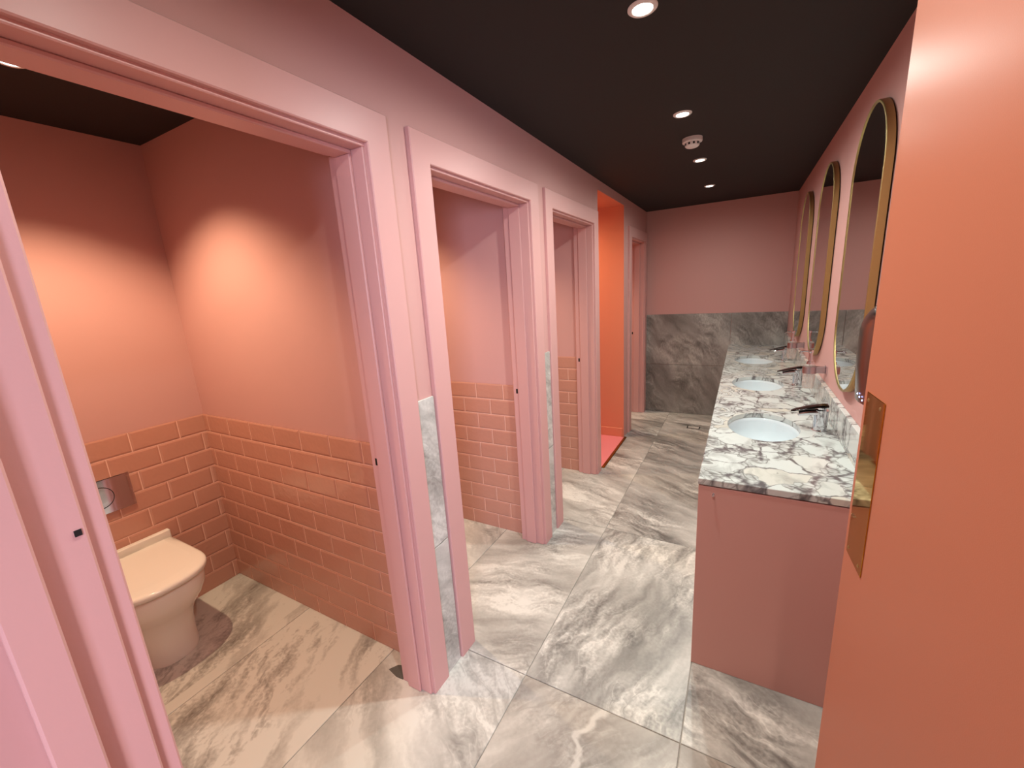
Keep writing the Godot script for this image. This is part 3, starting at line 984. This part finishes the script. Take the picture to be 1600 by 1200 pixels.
func mirrors() -> void:
	var words := ["nearest and largest in view", "second from the entrance", "nearest the far wall"]
	for k in 3:
		var cz := -2.225 - 0.965 * k
		var cy := 1.622
		var half := 0.262
		var tall := 1.125
		var t := thing("wall_mirror", "tall pill-shaped mirror in a slim brass frame, " + words[k], "mirror", Vector3.ZERO, "mirrors above the vanity")
		var xw := XR - 0.0005
		var xf := XR - 0.030
		var st := new_st()
		sheet(st, [pill(cy, cz, half, tall, xw - 0.005), pill(cy, cz, half, tall, xf + 0.0015)], true, false)
		sheet(st, [pill(cy, cz, half, tall, xw - 0.005, 0.02), pill(cy, cz, half, tall, xw - 0.005)], true, false)
		sheet(st, [pill(cy, cz, half, tall, xf + 0.0015), pill(cy, cz, half, tall, xf, 0.0015)], true, false)
		sheet(st, [pill(cy, cz, half, tall, xf, 0.0015), pill(cy, cz, half, tall, xf, 0.0085)], true, false)
		sheet(st, [pill(cy, cz, half, tall, xf, 0.0085), pill(cy, cz, half, tall, xf + 0.004, 0.0088)], true, false)
		part("frame", st, M.brass, t)
		st = new_st()
		cap(st, pill(cy, cz, half, tall, xf + 0.0035, 0.0086), Vector3.LEFT)
		part("glass", st, M.mirror, t)
		st = new_st()
		sheet(st, [pill(cy, cz, half, tall, xw, 0.014), pill(cy, cz, half, tall, xw - 0.0052, 0.014)], true, false)
		part("backing", st, M.black, t)

func dispensers() -> void:
	for k in 2:
		var t := thing("soap_dispenser", "wall-mounted chrome soap pump dispenser " + ["between the nearest two mirrors", "between the far two mirrors"][k], "soap dispenser", Vector3(XR, 1.045, -2.765 - 0.965 * k), "soap dispensers")
		box_part("wall_plate", Vector3(-0.0065, -0.022, -0.022), Vector3(-0.0005, 0.022, 0.022), M.chrome, t, 0.001)
		box_part("arm", Vector3(-0.060, -0.018, -0.014), Vector3(-0.0065, 0.018, 0.014), M.satin_chrome, t, 0.002)
		var st := new_st()
		lathe(st, [Vector2(0.030, -0.020), Vector2(0.033, -0.020), Vector2(0.033, -0.020), Vector2(0.033, 0.018), Vector2(0.033, 0.018), Vector2(0.030, 0.018)], Vector3(-0.078, 0, 0), 32)
		part("holder", st, M.satin_chrome, t)
		st = new_st()
		lathe(st, [Vector2(0.0, -0.105), Vector2(0.024, -0.105), Vector2(0.0285, -0.100), Vector2(0.0295, -0.09), Vector2(0.0295, 0.02), Vector2(0.026, 0.028), Vector2(0.014, 0.032)], Vector3(-0.078, 0, 0), 32)
		part("bottle", st, M.frosted, t)
		st = new_st()
		lathe(st, [Vector2(0.016, 0.030), Vector2(0.016, 0.044), Vector2(0.016, 0.044), Vector2(0.009, 0.046), Vector2(0.009, 0.046), Vector2(0.009, 0.094), Vector2(0.009, 0.094), Vector2(0.0125, 0.095), Vector2(0.0125, 0.107), Vector2(0.011, 0.109), Vector2(0.0, 0.110)], Vector3(-0.078, 0, 0), 24)
		var pm := part("pump", st, M.chrome, t)
		st = new_st()
		tube(st, [Vector3(-0.082, 0.101, 0), Vector3(-0.105, 0.102, 0), Vector3(-0.122, 0.100, 0), Vector3(-0.130, 0.093, 0)], 0.0038, 10)
		part("nozzle", st, M.chrome, pm)

func dryer() -> void:
	var t := thing("hand_dryer", "polished curved hand dryer on the wall, half hidden behind the open door", "hand dryer", Vector3(XR - 0.0005, 1.188, -1.54))
	var st := new_st()
	var rows := []
	for k in 19:
		var u := k / 18.0
		var y := 0.315 * u
		var sc := 1.0
		if u > 0.62:
			sc = sqrt(maxf(0.0, 1.0 - pow((u - 0.62) / 0.38, 2.2)))
		sc *= lerpf(0.93, 1.0, minf(u * 3.0, 1.0))
		var ring := []
		for i in 33:
			var a := -PI / 2 + PI * i / 32
			ring.append(Vector3(-0.117 * maxf(sc, 0.01) * pow(absf(cos(a)), 0.75), y, 0.150 * maxf(sc, 0.01) * sin(a)))
		rows.append(ring)
	sheet(st, rows, false, false)
	part("cover", st, M.smoked_chrome, t)
	st = new_st()
	cap(st, rows[0], Vector3.DOWN)
	part("underside", st, M.black, t)
	for k in 4:
		var zz := 0.022 + 0.0167 * k
		var c := sqrt(maxf(0.0, 1.0 - pow(zz / 0.150, 2.0)))
		var p := Vector3(-0.117 * 0.96 * pow(c, 0.75) - 0.0005, 0.026 - 0.006 * k, zz)
		st = new_st()
		lathe(st, [Vector2(0.0, 0.0022), Vector2(0.002, 0.0016), Vector2(0.003, 0.0)], Vector3.ZERO, 10)
		var d := part("led_light", st, M.led, t)
		d.rotation.z = PI / 2
		d.position = p

func smoke_detector() -> void:
	var t := thing("smoke_detector", "white round smoke detector on the black ceiling", "smoke detector", Vector3(-0.302, CEIL, -2.80))
	var st := new_st()
	lathe(st, [Vector2(0.054, 0.0), Vector2(0.054, -0.016), Vector2(0.0525, -0.021), Vector2(0.0525, -0.021), Vector2(0.040, -0.023)], Vector3.ZERO, 40)
	part("base", st, M.plastic, t)
	st = new_st()
	lathe(st, [Vector2(0.041, -0.0225), Vector2(0.039, -0.038), Vector2(0.034, -0.044), Vector2(0.034, -0.044), Vector2(0.028, -0.047), Vector2(0.0, -0.048)], Vector3.ZERO, 40)
	var ch := part("chamber", st, M.plastic, t)
	for k in 10:
		var a := TAU * k / 10
		st = new_st()
		bx(st, Vector3(0.0385, -0.037, -0.005), Vector3(0.0412, -0.026, 0.005), 0.0)
		var v := part("vent", st, M.black, ch)
		v.rotation.y = a

func _ready() -> void:
	var cam := Camera3D.new()
	cam.name = "camera"
	cam.fov = rad_to_deg(2.0 * atan(600.0 / 641.78))
	cam.near = 0.02
	cam.far = 60.0
	add_child(cam)
	cam.position = Vector3(0, 1.57, 0)
	cam.rotation_order = EULER_ORDER_YXZ
	cam.rotation = Vector3(deg_to_rad(-12.729), deg_to_rad(29.48), deg_to_rad(-3.479))
	cam.current = true
	var we := WorldEnvironment.new()
	we.name = "surroundings"
	var e := Environment.new()
	e.background_mode = Environment.BG_COLOR
	e.background_color = Color.BLACK
	e.tonemap_mode = Environment.TONE_MAPPER_LINEAR
	e.tonemap_exposure = 1.0
	e.sdfgi_enabled = true
	e.ssao_enabled = true
	e.ssil_enabled = true
	we.environment = e
	add_child(we)
	make_materials()
	lights()
	floor_and_tiles()
	shell()
	lobby_window()
	entrance()
	vanity()
	mirrors()
	toilet()
	dispensers()
	dryer()
	smoke_detector()
